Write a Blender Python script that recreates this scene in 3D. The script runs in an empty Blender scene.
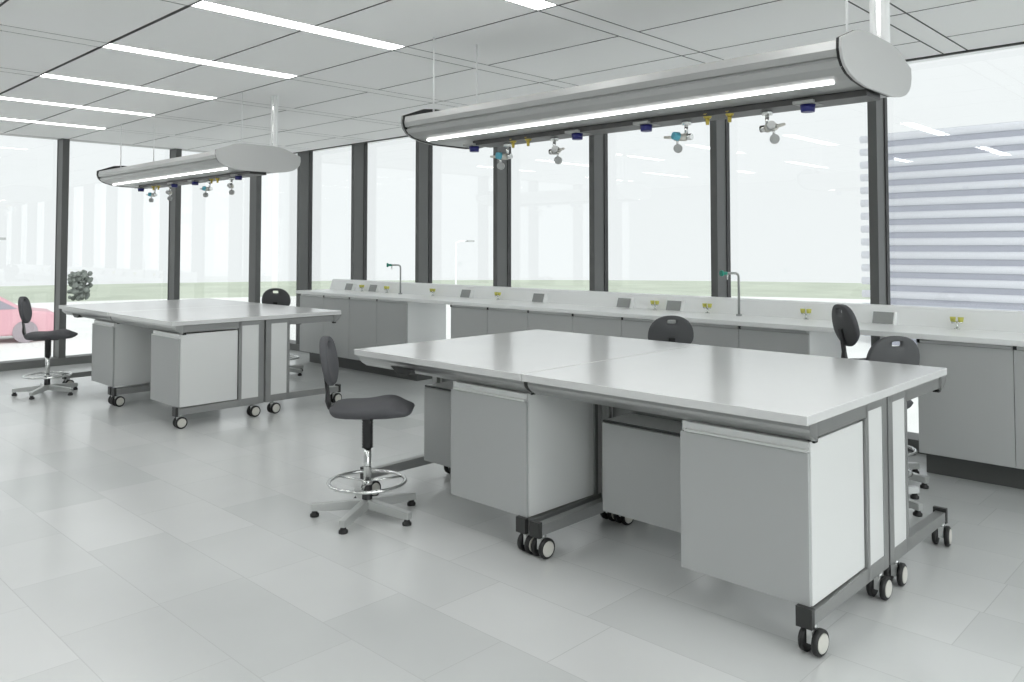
import bpy, bmesh, math, random
from mathutils import Vector, Matrix
random.seed(4)
SC = bpy.context.scene
COL = SC.collection
PI = math.pi

# ------------------------------------------------------------------ materials
def mat(name, col, rough=0.5, metal=0.0, spec=0.5, emit=None, estr=0.0, coat=0.0, bump=None, noise=None):
    m = bpy.data.materials.new(name); m.use_nodes = True
    nt = m.node_tree; b = nt.nodes['Principled BSDF']
    b.inputs['Base Color'].default_value = (*col, 1)
    b.inputs['Roughness'].default_value = rough
    b.inputs['Metallic'].default_value = metal
    b.inputs['Specular IOR Level'].default_value = spec
    b.inputs['Coat Weight'].default_value = coat
    b.inputs['Coat Roughness'].default_value = 0.15
    if emit:
        b.inputs['Emission Color'].default_value = (*emit, 1)
        b.inputs['Emission Strength'].default_value = estr
    tc = None
    if bump or noise:
        tc = nt.nodes.new('ShaderNodeTexCoord')
    if noise:
        sc_, amt = noise
        n = nt.nodes.new('ShaderNodeTexNoise'); n.inputs['Scale'].default_value = sc_
        n.inputs['Detail'].default_value = 3
        r = nt.nodes.new('ShaderNodeMapRange')
        r.inputs['From Min'].default_value = .3; r.inputs['From Max'].default_value = .7
        r.inputs['To Min'].default_value = 1 - amt; r.inputs['To Max'].default_value = 1 + amt
        mx = nt.nodes.new('ShaderNodeVectorMath'); mx.operation = 'SCALE'
        mx.inputs[0].default_value = col
        nt.links.new(tc.outputs['Object'], n.inputs['Vector'])
        nt.links.new(n.outputs['Fac'], r.inputs['Value'])
        nt.links.new(r.outputs['Result'], mx.inputs['Scale'])
        nt.links.new(mx.outputs['Vector'], b.inputs['Base Color'])
    if bump:
        sc_, st = bump
        n = nt.nodes.new('ShaderNodeTexNoise'); n.inputs['Scale'].default_value = sc_
        bp = nt.nodes.new('ShaderNodeBump'); bp.inputs['Strength'].default_value = st
        bp.inputs['Distance'].default_value = .002
        nt.links.new(tc.outputs['Object'], n.inputs['Vector'])
        nt.links.new(n.outputs['Fac'], bp.inputs['Height'])
        nt.links.new(bp.outputs['Normal'], b.inputs['Normal'])
    return m

M = {}
M['top'] = mat('worktop_ceramic', (.70, .705, .70), .2, spec=.85, noise=(3, .012))
M['counter'] = mat('counter_top', (.93, .94, .93), .3, noise=(3, .012))
M['topedge'] = mat('worktop_edge', (.60, .605, .60), .4)
M['steel'] = mat('brushed_steel', (.42, .43, .425), .33, .85)
M['frame'] = mat('grey_frame_metal', (.33, .335, .33), .38, .55)
M['armsteel'] = mat('stool_base_steel', (.60, .61, .60), .3, .6)
M['chrome'] = mat('polished_chrome', (.72, .73, .72), .16, 1.0)
M['alu'] = mat('satin_aluminium', (.43, .435, .43), .28, .8)
M['boomskin'] = mat('boom_satin_skin', (.46, .465, .46), .4, .5)
M['alu_light'] = mat('handle_aluminium', (.72, .73, .72), .3, .35)
M['cap'] = mat('painted_end_cap', (.52, .525, .52), .4)
M['white'] = mat('white_laminate', (.73, .74, .73), .35)
M['door'] = mat('grey_door_laminate', (.43, .44, .437), .4, noise=(1.5, .012))
M['cdoor'] = mat('grey_counter_door', (.48, .49, .485), .4, noise=(1.5, .012))
M['body'] = mat('pale_carcass', (.86, .87, .865), .4)
M['plinth'] = mat('dark_plinth', (.10, .103, .10), .5)
M['dark'] = mat('dark_metal', (.045, .046, .045), .4, .3)
M['black'] = mat('black_rubber', (.012, .012, .012), .5)
M['disc'] = mat('pale_wheel_disc', (.62, .61, .56), .35)
M['fabric'] = mat('dark_grey_upholstery', (.105, .106, .113), .75, spec=.2, bump=(300, .25))
M['shell'] = mat('dark_grey_shell', (.09, .092, .095), .55)
M['blackpl'] = mat('black_plastic', (.018, .018, .019), .4)
M['mull'] = mat('mullion_paint', (.105, .108, .105), .45)
M['mullc'] = mat('mullion_gasket', (.03, .03, .03), .5)
M['rail'] = mat('bottom_rail', (.16, .165, .16), .5)
M['ceil'] = mat('ceiling_panel', (.93, .935, .93), .8, spec=.2)
M['void'] = mat('ceiling_joint', (.22, .22, .22), .9, spec=.1)
M['wall'] = mat('plaster_wall', (.52, .53, .53), .8)
M['lamp'] = mat('lamp_diffuser', (.9, .9, .9), .5, emit=(1, 1, .99), estr=9.0)
M['tube'] = mat('hood_lamp_tube', (.9, .9, .9), .5, emit=(1, 1, .99), estr=5.0)
M['yellow'] = mat('yellow_knob', (.62, .60, .12), .4)
M['brass'] = mat('yellow_brass', (.50, .40, .08), .35, .5)
M['blue'] = mat('navy_blue_plastic', (.012, .015, .14), .4)
M['cyan'] = mat('cyan_knob', (.12, .45, .58), .4)
M['green'] = mat('green_knob', (.02, .28, .20), .4)
M['slot'] = mat('socket_plate_grey', (.33, .34, .33), .5)
M['ledge'] = mat('service_ledge_paint', (.92, .93, .925), .4)
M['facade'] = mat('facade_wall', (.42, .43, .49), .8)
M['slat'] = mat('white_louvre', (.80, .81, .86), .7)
M['ground'] = mat('pale_paving', (.80, .80, .78), .9, noise=(.4, .05))
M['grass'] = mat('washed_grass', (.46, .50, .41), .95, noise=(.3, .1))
M['red'] = mat('hazed_red_paint', (.60, .34, .38), .4)  # car red paled to pink; window haze is put into the colour
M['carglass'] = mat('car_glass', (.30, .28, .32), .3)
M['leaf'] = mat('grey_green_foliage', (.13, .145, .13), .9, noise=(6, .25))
M['tyre'] = mat('hazed_tyre', (.30, .26, .28), .8)  # rubber lightened to mid grey, washed-out haze painted into the colour
M['hazed_grey'] = mat('hazed_grey_paint', (.34, .35, .35), .5)  # grey lightened with haze painted in; coats the shrub stem
M['pole'] = mat('pale_pole', (.92, .93, .93), .35)

# glass
g = bpy.data.materials.new('window_glass'); g.use_nodes = True
nt = g.node_tree; nt.nodes.clear()
out = nt.nodes.new('ShaderNodeOutputMaterial')
tr = nt.nodes.new('ShaderNodeBsdfTransparent'); tr.inputs['Color'].default_value = (.965, .98, .98, 1)
gl = nt.nodes.new('ShaderNodeBsdfGlossy'); gl.inputs['Roughness'].default_value = 0.0
fr = nt.nodes.new('ShaderNodeFresnel')
geo = nt.nodes.new('ShaderNodeNewGeometry'); ior = nt.nodes.new('ShaderNodeMapRange')   # same reflectance on both faces of the pane
ior.inputs['To Min'].default_value = 1.62; ior.inputs['To Max'].default_value = 1/1.62
nt.links.new(geo.outputs['Backfacing'], ior.inputs['Value']); nt.links.new(ior.outputs['Result'], fr.inputs['IOR'])
mx = nt.nodes.new('ShaderNodeMixShader')
nt.links.new(fr.outputs[0], mx.inputs[0]); nt.links.new(tr.outputs[0], mx.inputs[1]); nt.links.new(gl.outputs[0], mx.inputs[2])
nt.links.new(mx.outputs[0], out.inputs[0])
M['glass'] = g

# floor tiles
fm = bpy.data.materials.new('floor_tiles'); fm.use_nodes = True
nt = fm.node_tree; b = nt.nodes['Principled BSDF']
tc = nt.nodes.new('ShaderNodeTexCoord')
mp = nt.nodes.new('ShaderNodeMapping'); mp.inputs['Location'].default_value = (.12, -.32, 0)
nt.links.new(tc.outputs['Object'], mp.inputs['Vector'])
br = nt.nodes.new('ShaderNodeTexBrick')
br.offset = .37; br.offset_frequency = 2; br.squash = 1.35; br.squash_frequency = 3
br.inputs['Scale'].default_value = 1
br.inputs['Brick Width'].default_value = .66; br.inputs['Row Height'].default_value = .41
br.inputs['Mortar Size'].default_value = .0022; br.inputs['Mortar Smooth'].default_value = .3
br.inputs['Color1'].default_value = (.60, .615, .61, 1); br.inputs['Color2'].default_value = (.68, .69, .685, 1)
br.inputs['Mortar'].default_value = (.55, .56, .555, 1)
nt.links.new(mp.outputs[0], br.inputs['Vector'])
nz = nt.nodes.new('ShaderNodeTexNoise'); nz.inputs['Scale'].default_value = 1.1; nz.inputs['Detail'].default_value = 4
nt.links.new(tc.outputs['Object'], nz.inputs['Vector'])
mr = nt.nodes.new('ShaderNodeMapRange'); mr.inputs['From Min'].default_value = .3; mr.inputs['From Max'].default_value = .7
mr.inputs['To Min'].default_value = .96; mr.inputs['To Max'].default_value = 1.04
nt.links.new(nz.outputs['Fac'], mr.inputs['Value'])
vm = nt.nodes.new('ShaderNodeVectorMath'); vm.operation = 'SCALE'
nt.links.new(br.outputs['Color'], vm.inputs[0]); nt.links.new(mr.outputs[0], vm.inputs['Scale'])
nt.links.new(vm.outputs[0], b.inputs['Base Color'])
b.inputs['Roughness'].default_value = .2; b.inputs['Specular IOR Level'].default_value = .85
bp = nt.nodes.new('ShaderNodeBump'); bp.inputs['Strength'].default_value = .4; bp.inputs['Distance'].default_value = .002; bp.invert = True
nt.links.new(br.outputs['Fac'], bp.inputs['Height']); nt.links.new(bp.outputs[0], b.inputs['Normal'])
M['floor'] = fm

# ------------------------------------------------------------------ mesh helpers
class MB:
    def __init__(s): s.bm = bmesh.new(); s.mats = []; s.cur = 0
    def m(s, name):
        if name not in s.mats: s.mats.append(name)
        s.cur = s.mats.index(name); return s
    def _f(s, vs, smooth=False):
        try: f = s.bm.faces.new(vs)
        except ValueError: return None
        f.material_index = s.cur; f.smooth = smooth; return f
    def box(s, x0, x1, y0, y1, z0, z1):
        v = [s.bm.verts.new(p) for p in ((x0,y0,z0),(x1,y0,z0),(x1,y1,z0),(x0,y1,z0),(x0,y0,z1),(x1,y0,z1),(x1,y1,z1),(x0,y1,z1))]
        for q in ((0,3,2,1),(4,5,6,7),(0,1,5,4),(1,2,6,5),(2,3,7,6),(3,0,4,7)): s._f([v[i] for i in q])
        return s
    def prism(s, prof, a, b, axis='x', smooth=False):
        def P(u, v, t): return {'x': (t,u,v), 'y': (u,t,v), 'z': (u,v,t)}[axis]
        A = [s.bm.verts.new(P(u, v, a)) for u, v in prof]; B = [s.bm.verts.new(P(u, v, b)) for u, v in prof]
        n = len(prof)
        for i in range(n): s._f([A[i], A[(i+1) % n], B[(i+1) % n], B[i]], smooth)
        s._f(A[::-1]); s._f(B); return s
    def tube(s, pts, r, seg=12, caps=True, smooth=True, closed=False):
        pts = [Vector(p) for p in pts]; n = len(pts)
        rs = r if isinstance(r, (list, tuple)) else [r]*n
        rings = []; up = None
        for i, p in enumerate(pts):
            if closed: d = (pts[(i+1) % n] - pts[i-1]).normalized()
            else: d = (pts[min(i+1, n-1)] - pts[max(i-1, 0)]).normalized()
            if up is None:
                up = Vector((0,0,1)) if abs(d.z) < .9 else Vector((1,0,0))
            a = d.cross(up)
            if a.length < 1e-5: a = d.cross(Vector((0,1,0)))
            a.normalize(); c = a.cross(d).normalized(); up = c
            rings.append([s.bm.verts.new(p + (a*math.cos(2*PI*k/seg) + c*math.sin(2*PI*k/seg))*rs[i]) for k in range(seg)])
        R = range(n if closed else n-1)
        for i in R:
            A = rings[i]; B = rings[(i+1) % n]
            for k in range(seg): s._f([A[k], A[(k+1) % seg], B[(k+1) % seg], B[k]], smooth)
        if caps and not closed: s._f(rings[0][::-1]); s._f(rings[-1])
        return s
    def cyl(s, p0, p1, r, seg=16, r2=None): return s.tube([p0, p1], [r, r if r2 is None else r2], seg)
    def lathe(s, prof, cx=0, cy=0, seg=20):
        rings = [[s.bm.verts.new((cx + r*math.cos(2*PI*k/seg), cy + r*math.sin(2*PI*k/seg), z)) for k in range(seg)] for r, z in prof]
        for A, B in zip(rings, rings[1:]):
            for k in range(seg): s._f([A[k], A[(k+1) % seg], B[(k+1) % seg], B[k]], True)
        s._f(rings[0][::-1]); s._f(rings[-1]); return s
    def ball(s, c, r, seg=12):
        c = Vector(c); n = seg//2; rings = []
        for i in range(1, n):
            t = PI*i/n
            rings.append([s.bm.verts.new(c + Vector((r*math.sin(t)*math.cos(2*PI*k/seg), r*math.sin(t)*math.sin(2*PI*k/seg), -r*math.cos(t)))) for k in range(seg)])
        a = s.bm.verts.new(c - Vector((0,0,r))); z = s.bm.verts.new(c + Vector((0,0,r)))
        for A, B in zip(rings, rings[1:]):
            for k in range(seg): s._f([A[k], A[(k+1) % seg], B[(k+1) % seg], B[k]], True)
        for k in range(seg):
            s._f([a, rings[0][(k+1) % seg], rings[0][k]], True); s._f([z, rings[-1][k], rings[-1][(k+1) % seg]], True)
        return s
    def build(s, name, parent=None, bevel=0.0, loc=None):
        bmesh.ops.recalc_face_normals(s.bm, faces=s.bm.faces)
        me = bpy.data.meshes.new(name); s.bm.to_mesh(me); s.bm.free()
        for n in s.mats: me.materials.append(M[n])
        o = bpy.data.objects.new(name, me); COL.objects.link(o)
        if parent: o.parent = parent
        if loc: o.location = loc
        if bevel:
            md = o.modifiers.new('bevel', 'BEVEL'); md.width = bevel; md.segments = 2; md.limit_method = 'ANGLE'
            md.angle_limit = math.radians(40)
        return o

def thing(name, label, cat, loc=(0,0,0), rz=0, group=None):
    o = bpy.data.objects.new(name, None); COL.objects.link(o); o.empty_display_size = .1
    o.location = loc; o.rotation_euler = (0, 0, rz)
    return tag(o, label, cat, group)
def tag(o, label, cat, group=None):
    o['label'] = label; o['category'] = cat
    if group: o['group'] = group
    return o
def struct(o): o['kind'] = 'structure'; return o
KIDS = {}
def kids(o): return [c for c in COL.objects if c.parent == o]
def dup(o, loc, label, rz=None, group=None):
    def cp(a, par):
        c = a.copy(); COL.objects.link(c)
        if par: c.parent = par
        for k in kids(a):
            if k != c: cp(k, c)
        return c
    r = cp(o, None); r.location = loc; r['label'] = label
    if rz is not None: r.rotation_euler = (0, 0, rz)
    if group: r['group'] = group
    return r

# ------------------------------------------------------------------ room
XL, YW, HC = -12.0, 6.72, 3.03
YG = 6.93            # glass plane of the long window wall
ZF = -.04            # floor level
XR, YB = 4.2, -3.2
f = MB().m('floor'); f.box(XL-.35, XR+.3, YB-.2, YG+.12, ZF-.15, ZF)
struct(f.build('floor'))

c = MB().m('void'); c.box(XL-.05, XR+.2, YB-.2, YW+.03, HC+.03, HC+.12)
def panel(x0, x1, y0, y1):
    c.m('void'); k0 = len(c.bm.faces); c.box(x0, x1, y0, y1, HC, HC+.025); c.m('ceil')
    c.bm.faces.ensure_lookup_table()
    c.bm.faces[k0].material_index = c.cur
c.m('ceil')
sx = [-4.757 + 1.475*k for k in range(-4, 7)]          # strip centres
yb = [-3.2, -2.685, -1.875, -1.065, -.255, .555, 1.36, 2.165, 2.95, 3.73, 4.57, 5.38, 6.19, 6.72]
hw = .083; gp = .008
sb = [-3.2, -1.065, .555, 2.165, 3.73, 5.38, 6.72]
xs = [XL] + sx + [XR]
for i in range(len(xs)-1):
    a = xs[i] + (hw if i else 0); e = xs[i+1] - (hw if i+1 < len(xs)-1 else 0)
    for j in range(len(yb)-1):
        ga = gp*(1.7 if abs(yb[j]-2.165) < .01 else 1); gb = gp*(1.7 if abs(yb[j+1]-2.165) < .01 else 1)
        panel(a+gp*.8, e-gp*.8, yb[j]+ga, yb[j+1]-gb)
lit = []
for x in sx:
    for j in range(len(sb)-1):
        if abs(sb[j]-2.165) < .01 or abs(sb[j]+1.065) < .01 and False:
            lit.append((x, sb[j], sb[j+1])); continue
        if abs(sb[j]+1.065) < .01:
            lit.append((x, sb[j], sb[j+1])); continue
        panel(x-hw+gp*.8, x+hw-gp*.8, sb[j]+gp, sb[j+1]-gp)
struct(c.build('ceiling'))
# lights
lroot = None; n_front = 0
names = {0: 'left edge of the photo'}
for x, y0, y1 in lit:
    t = None
    row = 'near' if y0 < 0 else 'far'
    if row == 'near':
        lab = 'recessed linear ceiling light in the row behind the camera'
        grp = 'ceiling lights behind the camera'
    else:
        k = round((x - sx[0])/1.475)
        lab = {0: 'lowest linear ceiling light strip at the left edge, closest to the left window wall',
               1: 'second lowest ceiling light strip at the left, cut by the left edge',
               2: 'third ceiling light strip up from the left window wall, smallest one seen whole',
               3: 'second longest ceiling light strip of those seen whole, above the far boom',
               4: 'longest looking ceiling light strip seen whole, at top left of centre',
               5: 'ceiling light strip cut by the top edge, only its far end visible',
               }.get(k, 'recessed linear ceiling light out of view above the camera')
        grp = None if k < 6 else 'ceiling lights above the camera'
    t = thing('ceiling_light', lab, 'ceiling light', (x, (y0+y1)/2, HC), 0, grp)
    L = (y1-y0)/2
    MB().m('lamp').box(-hw+.006, hw-.006, -L+.012, L-.012, .004, .012).build('diffuser', t)
    h = MB().m('cap')
    h.box(-hw, -hw+.006, -L+.006, L-.006, 0, .028); h.box(hw-.006, hw, -L+.006, L-.006, 0, .028)
    h.box(-hw, hw, -L+.006, -L+.012, 0, .028); h.box(-hw, hw, L-.012, L-.006, 0, .028); h.box(-hw+.006, hw-.006, -L+.012, L-.012, .012, .028)
    h.build('housing', t)

# fascia above the glass, floor rails
def wallbox(name, args, m='wall'):
    return struct(MB().m(m).box(*args).build(name))
wallbox('trim_1', (XL-.3, XR+.1, YW+.012, YW+.03, HC-.012, HC+.1), 'mull')
wallbox('trim_2', (XL-.3, XR+.1, YW+.03, YG+.1, HC+.03, HC+.1), 'ledge')
wallbox('trim_3', (XL-.26, XL-.002, YB, YW+.012, HC+.004, HC+.1), 'cap')
wallbox('baseboard_back', (XL-.22, XR, YW+.012, YG+.06, ZF, .06), 'rail')
wallbox('baseboard_left', (XL-.22, XL+.0, YB, YW+.012, ZF, .06), 'rail')
# mullions, window wall
n = 4
mx0 = [-2.47 - 1.443*k for k in range(-4, 7)]
for x in sorted(mx0):
    m = MB().m('mull'); m.box(x, x+.07, YW+.015, YG-.03, .06, HC+.03)
    m.m('mullc'); m.box(x-.004, x+.079, YG-.03, YG+.03, .06, HC+.03)
    struct(m.build('trim_%d' % n)); n += 1
# corner post + left wall mullions
m = MB().m('mull'); m.box(XL-.22, XL-.002, YW-.20, YW-.11, .06, HC+.004); struct(m.build('trim_%d' % n)); n += 1
LY = (5.21, 3.66, 2.11, .56, -.99, -2.54)
for y in LY:
    m = MB().m('mull'); m.box(XL-.19, XL-.002, y, y+.085, .06, HC+.004)
    m.m('mullc'); m.box(XL-.22, XL-.19, y-.004, y+.089, .06, HC+.004)
    struct(m.build('trim_%d' % n)); n += 1
# glazing
wn = 1
edges = [XL-.02] + sorted(mx0) + [XR]
for a, b_ in zip(edges, edges[1:]):
    struct(MB().m('glass').box(a + (.079 if a > XL else 0), b_-.004, YG-.006, YG+.006, .06, HC+.03).build('window_%d' % wn)); wn += 1
ye = [YB] + sorted(LY) + [YW-.20]
for i, (a, b_) in enumerate(zip(ye, ye[1:])):
    struct(MB().m('glass').box(XL-.211, XL-.199, a+(.089 if i else 0), b_-.004, .06, HC+.004).build('window_%d' % wn)); wn += 1
struct(MB().m('glass').box(XL-.211, XL-.199, YW-.11, YG-.01, .06, HC+.03).build('window_%d' % wn)); wn += 1
# back wall and right glazed wall
wallbox('wall_rear', (XL-.26, XR+.1, YB-.15, YB, ZF, HC+.1))
wallbox('wall_right', (XR, XR+.12, YB, YG+.1, ZF, .12))
for y in (-3.2, -1.6, 0.0, 1.6, 3.2, 4.9, 6.6):
    m = MB().m('mull'); m.box(XR-.06, XR+.12, y, y+.075, .12, HC-.002); struct(m.build('trim_%d' % n)); n += 1
for a, b_ in zip((-3.2, -1.6, 0, 1.6, 3.2, 4.9), (-1.6, 0, 1.6, 3.2, 4.9, 6.6)):
    struct(MB().m('glass').box(XR+.05, XR+.065, a+.075, b_, .12, HC-.012).build('window_%d' % wn)); wn += 1
wallbox('trim_%d' % n, (XR, XR+.12, YB, YW+.1, HC-.012, HC+.1), 'mull'); n += 1

# ------------------------------------------------------------------ counter
CX0, CX1 = -9.9, 1.6
wt = thing('wall_worktop', 'long pale grey worktop running along the window wall with raised ledge', 'worktop', (0, 0, 0))
MB().m('counter').box(CX0-.02, CX1, 5.99, 6.56, .918, .957).build('worktop', wt, .004)
prof = [(6.54, .957), (6.585, 1.085), (6.60, 1.095), (6.71, 1.095), (6.71, .90), (6.54, .90)]
MB().m('ledge').prism(prof, CX0-.02, CX1).build('service_ledge', wt)

W = .5855
ctop = .915
def cupboard(loc, label, w=W, group='wall cupboards under the long worktop'):
    t = thing('base_cupboard', label, 'cupboard', loc, 0)
    MB().m('body').box(.001, w-.001, .02, .62, .125, ctop).build('body', t)
    MB().m('cdoor').box(.002, w-.002, 0, .02, .13, .888).build('door', t, .0015)
    h = MB().m('alu_light'); h.box(.008, w-.008, -.004, .018, .893, .907)
    h.build('handle', t)
    k = MB().m('blackpl'); k.box(.0, .02, -.008, .0, .888, .912); k.build('lock_cover', t)
    MB().m('plinth').box(.0, w, .16, .57, ZF, .125).build('plinth', t)
    return t
Yc = 6.05
lefts = [(-9.9 + i*W, 'L', i) for i in range(4)]
mids = [(-6.78 + i*W, 'M', i) for i in range(7)]
rights = [(-1.907 + i*W, 'R', i) for i in range(6)]
ordn = ['first', 'second', 'third', 'fourth', 'fifth', 'sixth', 'seventh']
base = None
for x, gname, i in lefts + mids + rights:
    lab = {'L': 'grey door cupboard in the left run under the window worktop, %s from the left' % ordn[i],
           'M': 'grey door cupboard in the middle run under the window worktop, %s from the left' % ordn[i],
           'R': 'large grey door cupboard at the right edge of the photo beside the legroom gap' if i == 0 else
                'grey door cupboard cut by the right edge of the photo' if i == 1 else
                'grey door cupboard of the window run beyond the right edge'}[gname]
    if gname == 'M' and i == 6: lab = 'grey door cupboard ending the middle run, just left of the legroom gap on the right'
    if gname == 'L' and i == 3: lab = 'grey door cupboard ending the left run, beside the left legroom gap'
    if base is None: base = cupboard((x, Yc, 0), lab); o = base
    else: o = dup(base, (x, Yc, 0), lab)
    if gname == 'R' and i > 1: o['group'] = 'cupboards beyond the right edge'

# gas taps on the ledge
def gas_tap(loc, label):
    t = thing('bench_tap', label, 'tap', loc)
    MB().m('chrome').cyl((0, 0, 0), (0, 0, .05), .008).cyl((0, 0, 0), (0, 0, .008), .02).cyl((-.035, -.005, .05), (.035, -.005, .05), .009).cyl((0, 0, .05), (0, -.05, .045), .006).build('body', t)
    for sgn in (-1, 1):
        MB().m('yellow').cyl((sgn*.026, -.005, .055), (sgn*.026, -.005, .088), .016, 12, .021).build('knob', t)
    return t
taps = [(-9.081, 'by the window, farthest left on the window worktop'), (-8.53, 'left of the far faucet, second from the left'),
        (-7.613, 'just right of the far faucet, above the left legroom gap'), (-6.484, 'under the window post right of the left legroom gap'),
        (-4.377, 'above the stool behind the near bench, between two grey socket boxes'), (-3.816, 'just left of the near faucet'),
        (-2.901, 'between the near faucet and the upright stool back'), (-1.772, 'nearest, farthest right on the window worktop')]
b0 = None
for x, s_ in taps:
    lab = 'yellow knobbed bench tap, ' + s_
    b0_ = gas_tap((x, 6.50, .957), lab) if b0 is None else dup(b0, (x, 6.50, .957), lab)
    b0 = b0 or b0_
# faucets
def faucet(loc, label, rz):
    t = thing('faucet', label, 'faucet', loc, rz)
    pts = [(0, 0, .0), (0, 0, .335)] + [(-.035*(1-math.cos(a)), 0, .335 + .035*math.sin(a)) for a in (PI/8, PI/4, 3*PI/8, PI/2)] + [(-.12, 0, .37)]
    MB().m('steel').cyl((0, 0, 0), (0, 0, .015), .025).tube(pts, .0105).build('spout', t)
    MB().m('green').cyl((-.115, 0, .37), (-.155, 0, .37), .014).cyl((-.155, -.0, .37), (-.175, 0, .37), .026, 14).build('knob', t)
    MB().m('chrome').cyl((-.11, 0, .37), (-.11, 0, .315), .009, 12, .005).build('nozzle', t)
    return t
fa = faucet((-8.186, 6.45, .957), 'slim bent pipe faucet with green knob on the far left part of the window worktop', math.radians(60))
dup(fa, (-3.478, 6.45, .957), 'slim bent pipe faucet with green knob in the middle of the window worktop')
# socket boxes
def sock(loc, label):
    t = thing('socket_box', label, 'socket box', loc)
    pr = [(-.045, 0), (-.01, .098), (.03, .098), (.03, 0)]
    MB().m('ledge').prism(pr, -.085, .085).build('housing', t, .003)
    p2 = [(-.046, .008), (-.0155, .094), (-.0205, .096), (-.051, .010)]
    MB().m('slot').prism(p2, -.075, .075).build('socket_plate', t)
    return t
s0 = sock((-9.385, 6.53, .957), 'grey socket box farthest left on the window worktop ledge')
for x, s_ in [(-8.835, 'between the two leftmost taps'), (-7.02, 'above the left legroom gap'),
              (-5.87, 'in the middle window bay, alone'), (-4.74, 'left of the tap above the middle stool'),
              (-4.17, 'right of the tap above the middle stool'), (-2.29, 'beside the upright stool back on the right')]:
    dup(s0, (x, 6.53, .957), 'grey socket box on the window worktop ledge, ' + s_)

# ------------------------------------------------------------------ casters / benches
def caster(parent, loc, rz=0):
    c = MB().m('black')
    for sgn in (-1, 1):
        c.m('black'); c.tube([(sgn*.016, 0, .052), (sgn*.020, 0, .052), (sgn*.036, 0, .052), (sgn*.041, 0, .052)], [.045, .052, .052, .045], 24)
        c.m('disc'); c.tube([(sgn*.041, 0, .052), (sgn*.044, 0, .052)], [.039, .036], 24)
    c.m('alu_light'); c.box(-.012, .012, -.03, .02, .045, .10)
    c.m('steel'); c.cyl((0, .0, .09), (0, .0, .118), .016)
    o = c.build('caster', parent); o.location = (loc[0], loc[1], loc[2]+ZF); o.rotation_euler = (0, 0, rz); return o

def leg_frame(parent, x, yc, side, out, mesh_cache={}):
    """C-shaped steel frame; side=-1 front table, +1 rear table; out=+1 panel on +X face"""
    def Y(y): return y if side < 0 else 2*yc - y
    def bx(m, x0, x1, y0, y1, z0, z1):
        a, b_ = sorted((Y(y0), Y(y1))); m.box(x0, x1, a, b_, z0, z1)
    h = .025
    f = MB().m('frame')
    f.prism([(Y(3.085), .859), (Y(3.15), .797), (Y(3.70), .797), (Y(3.70), .859)], x-h, x+h)   # arm
    bx(f, x-h, x+h, 3.69, 3.72, .075, .859); bx(f, x-h, x+h, 3.89, 3.945, .075, .859)
    bx(f, x-h, x+h, 3.72, 3.89, .075, .14); bx(f, x-h, x+h, 3.72, 3.89, .82, .859)
    f.prism([(Y(3.115), .075), (Y(3.115), .128), (Y(3.70), .138), (Y(3.70), .075)], x-h, x+h)  # foot
    o = f.build('leg_frame', parent, .002)
    p = MB().m('white'); bx(p, x-h+.006, x+h-.004 if out > 0 else x+h-.006, 3.7205, 3.8895, .14, .82); p.build('infill_panel', o)
    e = MB().m('dark'); bx(e, x-h-.012, x+h+.004, 3.10, 3.125, .068, .146); e.build('end_cap', o)
    caster(o, (x+.012, Y(3.15), 0), random.uniform(-.15, .15)); caster(o, (x+.012, Y(3.85), 0), random.uniform(-.1, .1))
    return o

YC = 3.955
def bench(x0, x1, label, dark_wedge=False, far=False):
    t = thing('lab_bench', label, 'laboratory bench', ((x0+x1)/2, YC, 0))
    r = bpy.data.objects.new('tmp', None)
    def place(o):
        o.parent = t; o.location = Vector(o.location) - Vector(t.location)
        return o
    place(MB().m('top').box(x0, x1, 3.052, 4.80, .862, .90).build('worktop', None, .003))
    ap = MB().m('alu')
    pr = [(3.085, .861), (3.083, .842), (3.09, .828), (3.105, .812), (3.125, .80), (3.14, .789), (3.155, .789), (3.155, .861)]
    ap.prism(pr, x0+.012, x1-.006)
    place(ap.build('front_rail', None))
    ap = MB().m('alu'); ap.prism([(2*YC-.035-a, b_) for a, b_ in pr], x0+.012, x1-.006)
    place(ap.build('rear_rail', None))
    s_ = MB().m('frame'); s_.box(x0+.06, x1-.06, 3.74, 3.78, .56, .69); place(s_.build('stretcher', None))
    s_ = MB().m('frame'); s_.box(x0+.06, x1-.06, 2*YC-3.78, 2*YC-3.74, .56, .69); place(s_.build('stretcher', None))
    for x in (x0+.045, x1-.043):
        for side in (-1, 1):
            place(leg_frame(None, x, YC, side, 1))
    for y in (3.16, 4.72):
        w = MB().m('black'); yy = 0
        w.box(x1-.05, x1-.02, y, y+.03, .775, .797); place(w.build('corner_stop', None))
    if dark_wedge:
        w = MB().m('dark'); w.prism([(x0+.33, .822), (x0+.56, .822), (x0+.50, .785), (x0+.40, .785)], 3.088, 3.16, 'y')  # dark wedge-shaped block on the front rail
        place(w.build('wedge_block', None))
    return t
def cabinet(x0, x1, y0, y1, z0, z1, label, group=None, low=False):
    t = thing('underbench_cabinet', label, 'cabinet', ((x0+x1)/2, (y0+y1)/2, z0))
    w = (x1-x0)/2; d = (y1-y0)/2; h = z1-z0
    b = MB().m('white'); b.box(-w, w, -d+.02, d, 0, h); b.build('body', t, .0015)
    hh = h - (.042 if not low else .012)
    MB().m('door').box(-w+.001, w-.003, -d, -d+.019, .002, hh).build('door', t, .0015)
    if low:
        MB().m('dark').box(-w+.001, w-.002, -d+.004, -d+.0195, hh+.003, h).build('handle', t)
    else:
        k = MB().m('alu_light')
        k.prism([(-d-.012, hh+.004), (-d-.012, hh+.012), (-d+.006, hh+.014), (-d+.006, hh+.041), (-d+.0195, hh+.041), (-d+.0195, hh+.004)], -w+.03, w-.002)
        k.build('handle', t)
    return t
DX = -5.70
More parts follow.
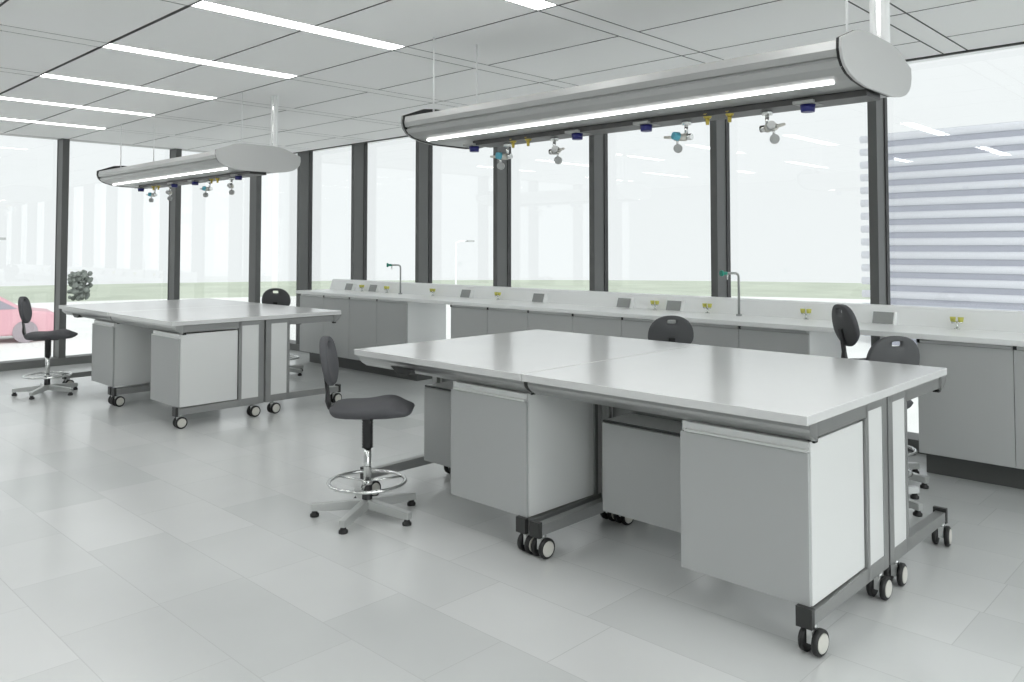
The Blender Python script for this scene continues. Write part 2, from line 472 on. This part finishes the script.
bench(-2.872, -1.362, 'right half of the near lab bench, pale worktop on wheeled grey frames')
bench(-4.345, -2.880, 'left half of the near lab bench, pale worktop pointing to the front stool', dark_wedge=True)
bench(-2.872+DX, -1.362+DX, 'right half of the far lab bench, glossy white worktop, white panel legs facing right')
bench(-4.345+DX, -2.880+DX, 'left half of the far lab bench, beside the stool at the left window', dark_wedge=True)
cabinet(-1.978, -1.392, 3.125, 3.682, .142, .782, 'large grey front cabinet at the right end of the near bench with white side')
cabinet(-3.50, -2.908, 3.125, 3.69, .142, .782, 'grey front cabinet under the left half of the near bench')
cabinet(-2.684, -2.10, 3.48, 3.735, .147, .628, 'low set back grey cabinet partly hidden behind the right cabinet of the near bench', low=True)
cabinet(-4.16, -3.576, 3.48, 3.735, .147, .64, 'low set back grey cabinet at the left of the near bench behind the front stool', low=True)
cabinet(-1.978+DX, -1.392+DX, 3.125, 3.682, .142, .782, 'grey cabinet at the right end of the far bench with pale side')
cabinet(-3.50+DX, -2.908+DX, 3.125, 3.69, .142, .782, 'grey cabinet under the left half of the far bench')

# ------------------------------------------------------------------ service booms
def arc_prof():
    half = [(-.262, .0), (-.44, -.068), (-.445, -.10), (-.438, -.15), (-.425, -.175), (-.37, -.212), (-.28, -.238), (-.175, -.252)]
    return half
def boom(x0, x1, label):
    yc, zt = 3.87, 2.52
    xc = (x0+x1)/2
    t = thing('service_boom', label, 'overhead service boom', (xc, yc, zt))
    L = (x1-x0)/2
    half = [(-.15, .006), (-.255, -.006), (-.436, -.073), (-.440, -.12), (-.428, -.160), (-.402, -.190), (-.355, -.216), (-.28, -.236), (-.16, -.250)]
    full = half + [(-a, b_) for a, b_ in half[::-1]]
    # body, slightly inset
    sc = [(a*.975, b_*.965 - .004) for a, b_ in half]
    up = [p for p in sc[:4]] ; lo = [p for p in sc[3:]]
    bd = MB().m('boomskin')
    groove = [(-.30, -.070), (-.424, -.080), (-.431, -.12), (-.421, -.150), (-.404, -.153), (-.404, -.163), (-.416, -.167), (-.393, -.192), (-.345, -.214), (-.28, -.229), (-.165, -.243)]
    bd.prism(groove + [(-a, b_) for a, b_ in groove[::-1]], -L+.02, L-.02)
    body = bd.build('body', t)
    for ga, gb in ((L-.026, L-.012), (-L+.012, -L+.026)):
        MB().m('black').prism([(a*.992, b_*.992) for a, b_ in full], ga, gb).build('gasket', t)
    for sgn in (-1, 1):
        e = MB().m('cap' if sgn > 0 else 'frame')
        a, b_ = sorted((sgn*L, sgn*(L-.013)))
        e.prism(full, a, b_); e.build('end_cap', t, .002)
    # lamp under the front edge
    q = MB().m('tube'); q.prism([(-.291, -.236), (-.278, -.240), (-.275, -.228), (-.288, -.224)], -L+.10, L-.10); q.build('lamp', t)
    # central service rail
    MB().m('dark').box(-L+.34, L-.03, -.085, .085, -.274, -.24).build('service_rail', t)
    # fittings
    def X(a): return a - (-2.855)
    for a in (-4.037, -3.123, -2.619, -1.678):
        s_ = MB().m('slot'); s_.box(X(a)-.05, X(a)+.05, -.11, .02, -.276, -.262); o = s_.build('socket', t)
        MB().m('blue').cyl((X(a)+.0, -.05, -.275), (X(a)+.0, -.05, -.312), .036, 16, .032).build('socket_cup', o)
    for a in (-3.656, -3.522, -2.222, -2.092):
        MB().m('brass').cyl((X(a), -.06, -.262), (X(a), -.06, -.285), .028, 14, .018).cyl((X(a), -.06, -.28), (X(a), -.06, -.318), .012, 12, .009).build('gas_nozzle', t)
    for i, (a, c_) in enumerate(((-3.767, 'cyan'), (-3.351, 'chrome'), (-2.389, 'cyan'), (-1.914, 'chrome'))):
        s_ = MB().m('chrome'); px = X(a); zv = -.362
        s_.cyl((px, 0, -.262), (px, 0, -.296), .026).cyl((px, 0, -.28), (px, 0, zv), .010).ball((px, 0, zv), .018)
        dx = -1 if c_ == 'cyan' else 1
        s_.cyl((px-dx*.035, 0, zv), (px, 0, zv), .018)
        s_.m('disc'); s_.cyl((px, 0, zv), (px+dx*.06, -.03, zv), .022, 14, .018).cyl((px+dx*.06, -.03, zv), (px+dx*.115, -.045, zv+.005), .010, 12, .007)
        s_.m('chrome'); s_.cyl((px+dx*.045, -.02, zv), (px+dx*.045, -.02, zv-.05), .007)
        v = s_.build('gas_valve', t)
        gx = px+dx*.045; gz = zv-.062
        MB().m('steel').cyl((gx+.012, -.035, gz), (gx, -.012, gz), .024, 20).build('pressure_gauge', v)
        k = MB().m('cyan' if c_ == 'cyan' else 'steel'); k.cyl((px+dx*.035, -.025, zv+.004), (px+dx*.05, -.055, zv+.008), .025, 14, .021); k.build('knob', v)
    # suspension
    top = HC - zt
    for a, b_ in ((-1.456, -.183), (-1.40, .18), (1.407, -.14)):
        MB().m('pole').cyl((a, b_, -.06), (a, b_, top), .006, 8).build('suspension_rod', t)
    p = MB().m('pole'); p.cyl((1.415, .18, -.01), (1.415, .18, top), .022, 14); p.cyl((1.465, .18, -.01), (1.465, .18, top), .022, 14)
    p.m('chrome'); p.box(1.425, 1.455, .165, .195, -.01, top)
    p.build('mast', t, .004)
    return t
bm_ = boom(-4.36, -1.36, 'large grey overhead service boom hanging above the near bench')
dup(bm_, (bm_.location.x + DX, bm_.location.y, bm_.location.z), 'smaller looking white service boom hanging above the far bench')

# ------------------------------------------------------------------ stools
def outline(n=48):
    pts = []
    for i in range(n):
        t = 2*PI*i/n
        c_, s_ = math.cos(t), math.sin(t)
        if s_ >= 0:
            e = .86; u = .176*math.copysign(abs(c_)**e, c_); v = .165*abs(s_)**.9
        else:
            e = .75; u = .176*math.copysign(abs(c_)**e, c_)*(1 - .35*abs(s_)**1.5); v = -.125*abs(s_)**.8
        pts.append((u, v))
    return pts
def stool(loc, rz, label, up=0.0):
    t = thing('lab_stool', label, 'stool', (loc[0], loc[1], ZF), rz)
    b = MB().m('armsteel')
    off = math.radians(BASE - 0)
    for k in range(5):
        a = 2*PI*k/5 + off - rz
        d = Vector((math.cos(a), math.sin(a), 0)); p = Vector((-d.y, d.x, 0))
        def ring(r, w, z0, z1): return [b.bm.verts.new(q) for q in (d*r+p*w+Vector((0,0,z0)), d*r-p*w+Vector((0,0,z0)), d*r-p*w+Vector((0,0,z1)), d*r+p*w+Vector((0,0,z1)))]
        R = [ring(.02, .022, .045, .10), ring(.20, .021, .036, .086), ring(.33, .019, .034, .074)]
        for A, B in zip(R, R[1:]):
            for i in range(4): b._f([A[i], A[(i+1) % 4], B[(i+1) % 4], B[i]])
        b._f(R[0][::-1]); b._f(R[-1])
    o = b.build('base', t, .004)
    for k in range(5):
        a = 2*PI*k/5 + off - rz
        MB().m('black').lathe([(.026, 0), (.027, .014), (.018, .022), (.012, .038)], .308*math.cos(a), .308*math.sin(a), 14).build('foot', o)
    s_ = MB().m('blackpl'); s_.lathe([(.034, .05), (.031, .10), (.030, .185)]); s_.build('hub', t)
    MB().m('chrome').cyl((0, 0, .18), (0, 0, .40 + up), .023, 20).build('column', t)
    pr = []
    z0, z1 = .37 + up, .565 + up
    n = 11
    for i in range(n):
        z = z0 + (z1-z0)*i/n; pr += [(.035, z+.002), (.028, z + (z1-z0)/n*.75)]
    MB().m('blackpl').lathe(pr).build('bellows', t)
    # foot ring
    r = MB().m('chrome'); R_ = .225
    r.tube([(R_*math.cos(2*PI*k/40), R_*math.sin(2*PI*k/40), .20) for k in range(40)], .011, 8, closed=True)
    for k in range(3):
        a = 2*PI*k/3 + .5
        r.cyl((.02*math.cos(a), .02*math.sin(a), .20), (R_*math.cos(a), R_*math.sin(a), .20), .007, 8)
    r.cyl((0, 0, .18), (0, 0, .21), .03)
    r.build('foot_ring', t)
    # seat
    s_ = MB().m('fabric'); nu, nv = 16, 14
    def S(u, v, topf):
        # u -1..1 (back..front), v -1..1
        x = .03 + .25*u; w = .215*(1 - .10*max(0, -u)**2 - .04*max(0, u)**3)
        r_ = (abs(u)**5 + abs(v)**5)**.2
        k = 1/r_*max(abs(u), abs(v)) if r_ > 1e-6 else 1
        x = .03 + .25*u*k; y = w*v*k
        m_ = max(abs(u), abs(v)); edge = (1 - m_**7)*.86 + .14
        zt = .645 + .018*math.exp(-((u-.35)/.35)**2) - .012*math.exp(-(u+.25)**2/.15)*(1-v*v) - .035*max(0, u-.5)**1.2*2 - .012*abs(v)**3
        zb = .560 + .012*max(0, u-.3) + .01*v*v
        mid = (zt+zb)/2 - .0
        z = mid + (zt-mid)*edge**.5 if topf else mid + (zb-mid)*edge**.5
        return Vector((x, y, z + up))
    grid = {}
    for tf in (True, False):
        for i in range(nu+1):
            for j in range(nv+1):
                u = 2*i/nu-1; v = 2*j/nv-1
                u = math.sin(u*PI/2)*.35+u*.65; v = math.sin(v*PI/2)*.35+v*.65
                bd = i in (0, nu) or j in (0, nv)
                if bd and (True, i, j) in grid: grid[(tf, i, j)] = grid[(True, i, j)]; continue
                grid[(tf, i, j)] = s_.bm.verts.new(S(u, v, tf))
        for i in range(nu):
            for j in range(nv):
                q = [grid[(tf, i, j)], grid[(tf, i+1, j)], grid[(tf, i+1, j+1)], grid[(tf, i, j+1)]]
                s_._f(q if tf else q[::-1], True)
    st = s_.build('seat', t)
    md = st.modifiers.new('sub', 'SUBSURF'); md.levels = 1; md.render_levels = 1
    u_ = MB().m('blackpl'); u_.box(-.12, .12, -.09, .09, .555+up, .583+up); u_.cyl((.02, .0, .568+up), (.05, -.25, .56+up), .006, 8); u_.build('seat_mechanism', t)
    # back_bracket
    pts = [(-.08, .562), (-.16, .566), (-.20, .580), (-.226, .61), (-.236, .65), (-.238, .70), (-.248, .78), (-.264, .86)]
    k = MB().m('blackpl'); rg = []
    for i, (x, z) in enumerate(pts):
        a = Vector(pts[max(0, i-1)]); c_ = Vector(pts[min(len(pts)-1, i+1)]); d = (c_-a).normalized(); nrm = Vector((-d.y, d.x))
        w = .026 if i > 4 else .034
        th = .007 if i != 4 else .011
        rg.append([k.bm.verts.new((x+nrm.x*th*q, yy, z+nrm.y*th*q + up)) for q, yy in ((1, -w), (1, w), (-1, w), (-1, -w))])
    for A, B in zip(rg, rg[1:]):
        for i in range(4): k._f([A[i], A[(i+1) % 4], B[(i+1) % 4], B[i]])
    k._f(rg[0][::-1]); k._f(rg[-1])
    k.build('back_bracket', t, .002)
    # backrest pad with grip slot
    ol = outline(); n = len(ol)
    slot_c = (0, .118)
    inner = []
    for i in range(n):
        tt = 2*PI*i/n; c_, s2 = math.cos(tt), math.sin(tt)
        inner.append((slot_c[0] + .036*math.copysign(abs(c_)**.45, c_), slot_c[1] + .016*math.copysign(abs(s2)**.45, s2)))
    zc = .865
    tilt = math.radians(11)
    steps = [0, .12, .3, .5, .7, .86, .96, 1.0]
    p = MB(); p.m('fabric'); p.m('shell')
    def P3(u, v, th):
        x = -.250 - v*math.tan(tilt) + .55*u*u + .5*(v-.0)**2 + th
        return (x, u, zc + v + up)
    front = []; back = []
    for si, s3 in enumerate(steps):
        fr_ = []; bk = []
        for i in range(n):
            u = inner[i][0]*(1-s3) + ol[i][0]*s3; v = inner[i][1]*(1-s3) + ol[i][1]*s3
            prof_ = math.sqrt(max(0, 1 - (2*s3-1)**8))*.020 + .004 if s3 < 1 else .006
            if s3 == 0: prof_ = .010
            fr_.append(p.bm.verts.new(P3(u, v, prof_ + .010)))
            bk.append(p.bm.verts.new(P3(u, v, -prof_*.35)))
        front.append(fr_); back.append(bk)
    for a in range(len(steps)-1):
        for i in range(n):
            j = (i+1) % n
            p.cur = 0; p._f([front[a][i], front[a][j], front[a+1][j], front[a+1][i]], True)
            p.cur = 1; p._f([back[a][i], back[a+1][i], back[a+1][j], back[a][j]], True)
    for i in range(n):
        j = (i+1) % n
        p.cur = 0; p._f([front[-1][i], front[-1][j], back[-1][j], back[-1][i]], True)
        p.cur = 1; p._f([front[0][j], front[0][i], back[0][i], back[0][j]], True)
    bk = p.build('backrest', t)
    return t
D = math.radians
BASE = 11
stool((-4.00, 2.91), D(46), 'dark grey lab stool with chrome foot ring in the foreground, left of the near bench', up=.03)
BASE = 29
stool((-9.80, 2.88), D(60), 'dark grey lab stool at the far left in front of the left window wall', up=.03)
BASE = 20
stool((-3.62, 5.50), D(136), 'dark grey stool behind the middle of the near bench, only its rounded back showing', up=.04)
stool((-9.22, 5.36), D(136), 'dark grey stool behind the far bench with slotted back showing over the worktop', up=.06)
BASE = 56
stool((-1.94, 5.26), D(145), 'dark grey stool seen from behind, at the right end of the near bench', up=.03)
BASE = -10
stool((-2.10, 5.85), D(46), 'raised dark grey stool turned sideways at the legroom gap of the window worktop', up=.165)

# ------------------------------------------------------------------ outside
ZG = -1.2
def disc(name, r0, r1, z, m, cx=-4, cy=4, seg=96, th=.1):
    b = MB().m(m)
    A = [b.bm.verts.new((cx+r1*math.cos(2*PI*k/seg), cy+r1*math.sin(2*PI*k/seg), z)) for k in range(seg)]
    B = [b.bm.verts.new((cx+r1*math.cos(2*PI*k/seg), cy+r1*math.sin(2*PI*k/seg), z-th)) for k in range(seg)]
    b._f(A); b._f(B[::-1])
    for k in range(seg): b._f([A[k], A[(k+1) % seg], B[(k+1) % seg], B[k]])
    return struct(b.build(name))
disc('ground', 0, 42, ZG, 'ground')
disc('lawn', 0, 66, ZG-.12, 'grass')
MB()
# striped facade
bd = thing('office_building', 'building outside the right window with white horizontal louvres', 'building', (-1.5, 24, ZG))
MB().m('facade').box(-7.3, 9, 0, 8, 0, 6.0).build('wall', bd)
z = .2
while z < 6.0:
    s_ = MB().m('slat')
    pr = [(-.02 - .10*math.sin(q_), z + .105 - .105*math.cos(q_)) for q_ in [PI*i/8 for i in range(9)]]
    pr = pr + [(.0, z+.21), (.0, z)]
    s_.prism(pr, -7.5, 9, smooth=True); s_.build('louvre', bd); z += .372
def car(loc, rz, label, m='red', h=1.45, L=4.3):
    t = thing('parked_car', label, 'car', loc, rz)
    k = h/1.45; l = L/2
    pr = [(-l, .35), (-l, .75*k), (-l*.93, .88*k), (-l*.55, .95*k), (-l*.30, h), (l*.25, h), (l*.62, .95*k), (l*.96, .85*k), (l, .6*k), (l, .3), (l*.7, .22), (-l*.7, .22)]
    MB().m(m).prism(pr, -.85, .85, 'y').build('body', t, .06)
    MB().m('carglass').prism([(-l*.47, .98*k), (-l*.27, h-.08), (l*.22, h-.08), (l*.53, .98*k)], -.862, .862, 'y').build('side_window', t)
    for x in (-l*.62, l*.62):
        for y in (-.8, .8):
            MB().m('tyre').cyl((x, y-.1, .32), (x, y+.1, .32), .32, 20).build('wheel', t)
    return t
car((-27.5, 6.0, ZG), D(80), 'blurred red parked car outside the left window, at the left edge')
def shrub(loc, label):
    t = thing('shrub', label, 'shrub', loc)
    b = MB().m('leaf'); rr = random.Random(3)
    for i in range(170):
        a = rr.uniform(0, 2*PI); q = rr.uniform(0, .55); h = rr.uniform(.1, 1.5)
        b.ball((q*math.cos(a), q*math.sin(a), h), rr.uniform(.07, .15), 8)
    b.build('foliage', t); MB().m('hazed_grey').cyl((0, 0, 0), (0, 0, .7), .07, 8).build('stem', t)
shrub((-45.5, 14.85, ZG), 'small dark blurred shrub outside, just right of the leftmost window post')
def lamp_post(loc, label):
    t = thing('street_lamp', label, 'street lamp', loc)
    MB().m('pole').cyl((0, 0, 0), (0, 0, 3.0), .05, 10, .03).tube([(0, 0, 3.0), (0, .3, 3.1), (0, .9, 3.12)], .03).build('pole', t)
    MB().m('slot').box(-.12, .12, .8, 1.3, 3.06, 3.16).build('lamp_head', t)
lamp_post((-38.0, 8.2, ZG), 'thin pale street lamp outside the far left window')
lamp_post((-33.2, 30.0, ZG), 'thin pale street lamp seen through a window of the long wall')

# ------------------------------------------------------------------ world, camera, render
w = bpy.data.worlds.new('overcast_sky'); SC.world = w; w.use_nodes = True
wt_ = w.node_tree; bg = wt_.nodes['Background']
# overcast sky, brighter where the veiled sun stands to the right of and behind the camera
gm = wt_.nodes.new('ShaderNodeTexCoord')
dt = wt_.nodes.new('ShaderNodeVectorMath'); dt.operation = 'DOT_PRODUCT'
dt.inputs[1].default_value = Vector((1, -.25, .45)).normalized()
cl = wt_.nodes.new('ShaderNodeMath'); cl.operation = 'MAXIMUM'; cl.inputs[1].default_value = 0
pw = wt_.nodes.new('ShaderNodeMath'); pw.operation = 'POWER'; pw.inputs[1].default_value = 4
ml = wt_.nodes.new('ShaderNodeMath'); ml.operation = 'MULTIPLY_ADD'; ml.inputs[1].default_value = 2.8; ml.inputs[2].default_value = .89
wt_.links.new(gm.outputs['Generated'], dt.inputs[0]); wt_.links.new(dt.outputs['Value'], cl.inputs[0])
wt_.links.new(cl.outputs[0], pw.inputs[0]); wt_.links.new(pw.outputs[0], ml.inputs[0]); wt_.links.new(ml.outputs[0], bg.inputs['Strength'])
bg.inputs['Color'].default_value = (.965, .985, .99, 1)
cd = bpy.data.cameras.new('camera'); co = bpy.data.objects.new('camera', cd); COL.objects.link(co)
co.location = (0, 0, 1.55)
co.rotation_euler = (PI/2 + .036, 0, .7669)
cd.sensor_width = 36; cd.sensor_fit = 'HORIZONTAL'; cd.lens = 810/1024*36
cd.shift_y = -(341-218.3)/1024; cd.clip_start = .05; cd.clip_end = 500
SC.camera = co
vs = SC.view_settings
vs.view_transform = 'Standard'; vs.look = 'None'; vs.gamma = 1; vs.exposure = 0.25; vs.use_curve_mapping = False
SC.cycles.use_denoising = True
SC.cycles.max_bounces = 12; SC.cycles.diffuse_bounces = 6; SC.cycles.transparent_max_bounces = 16
SC.cycles.sample_clamp_indirect = 8
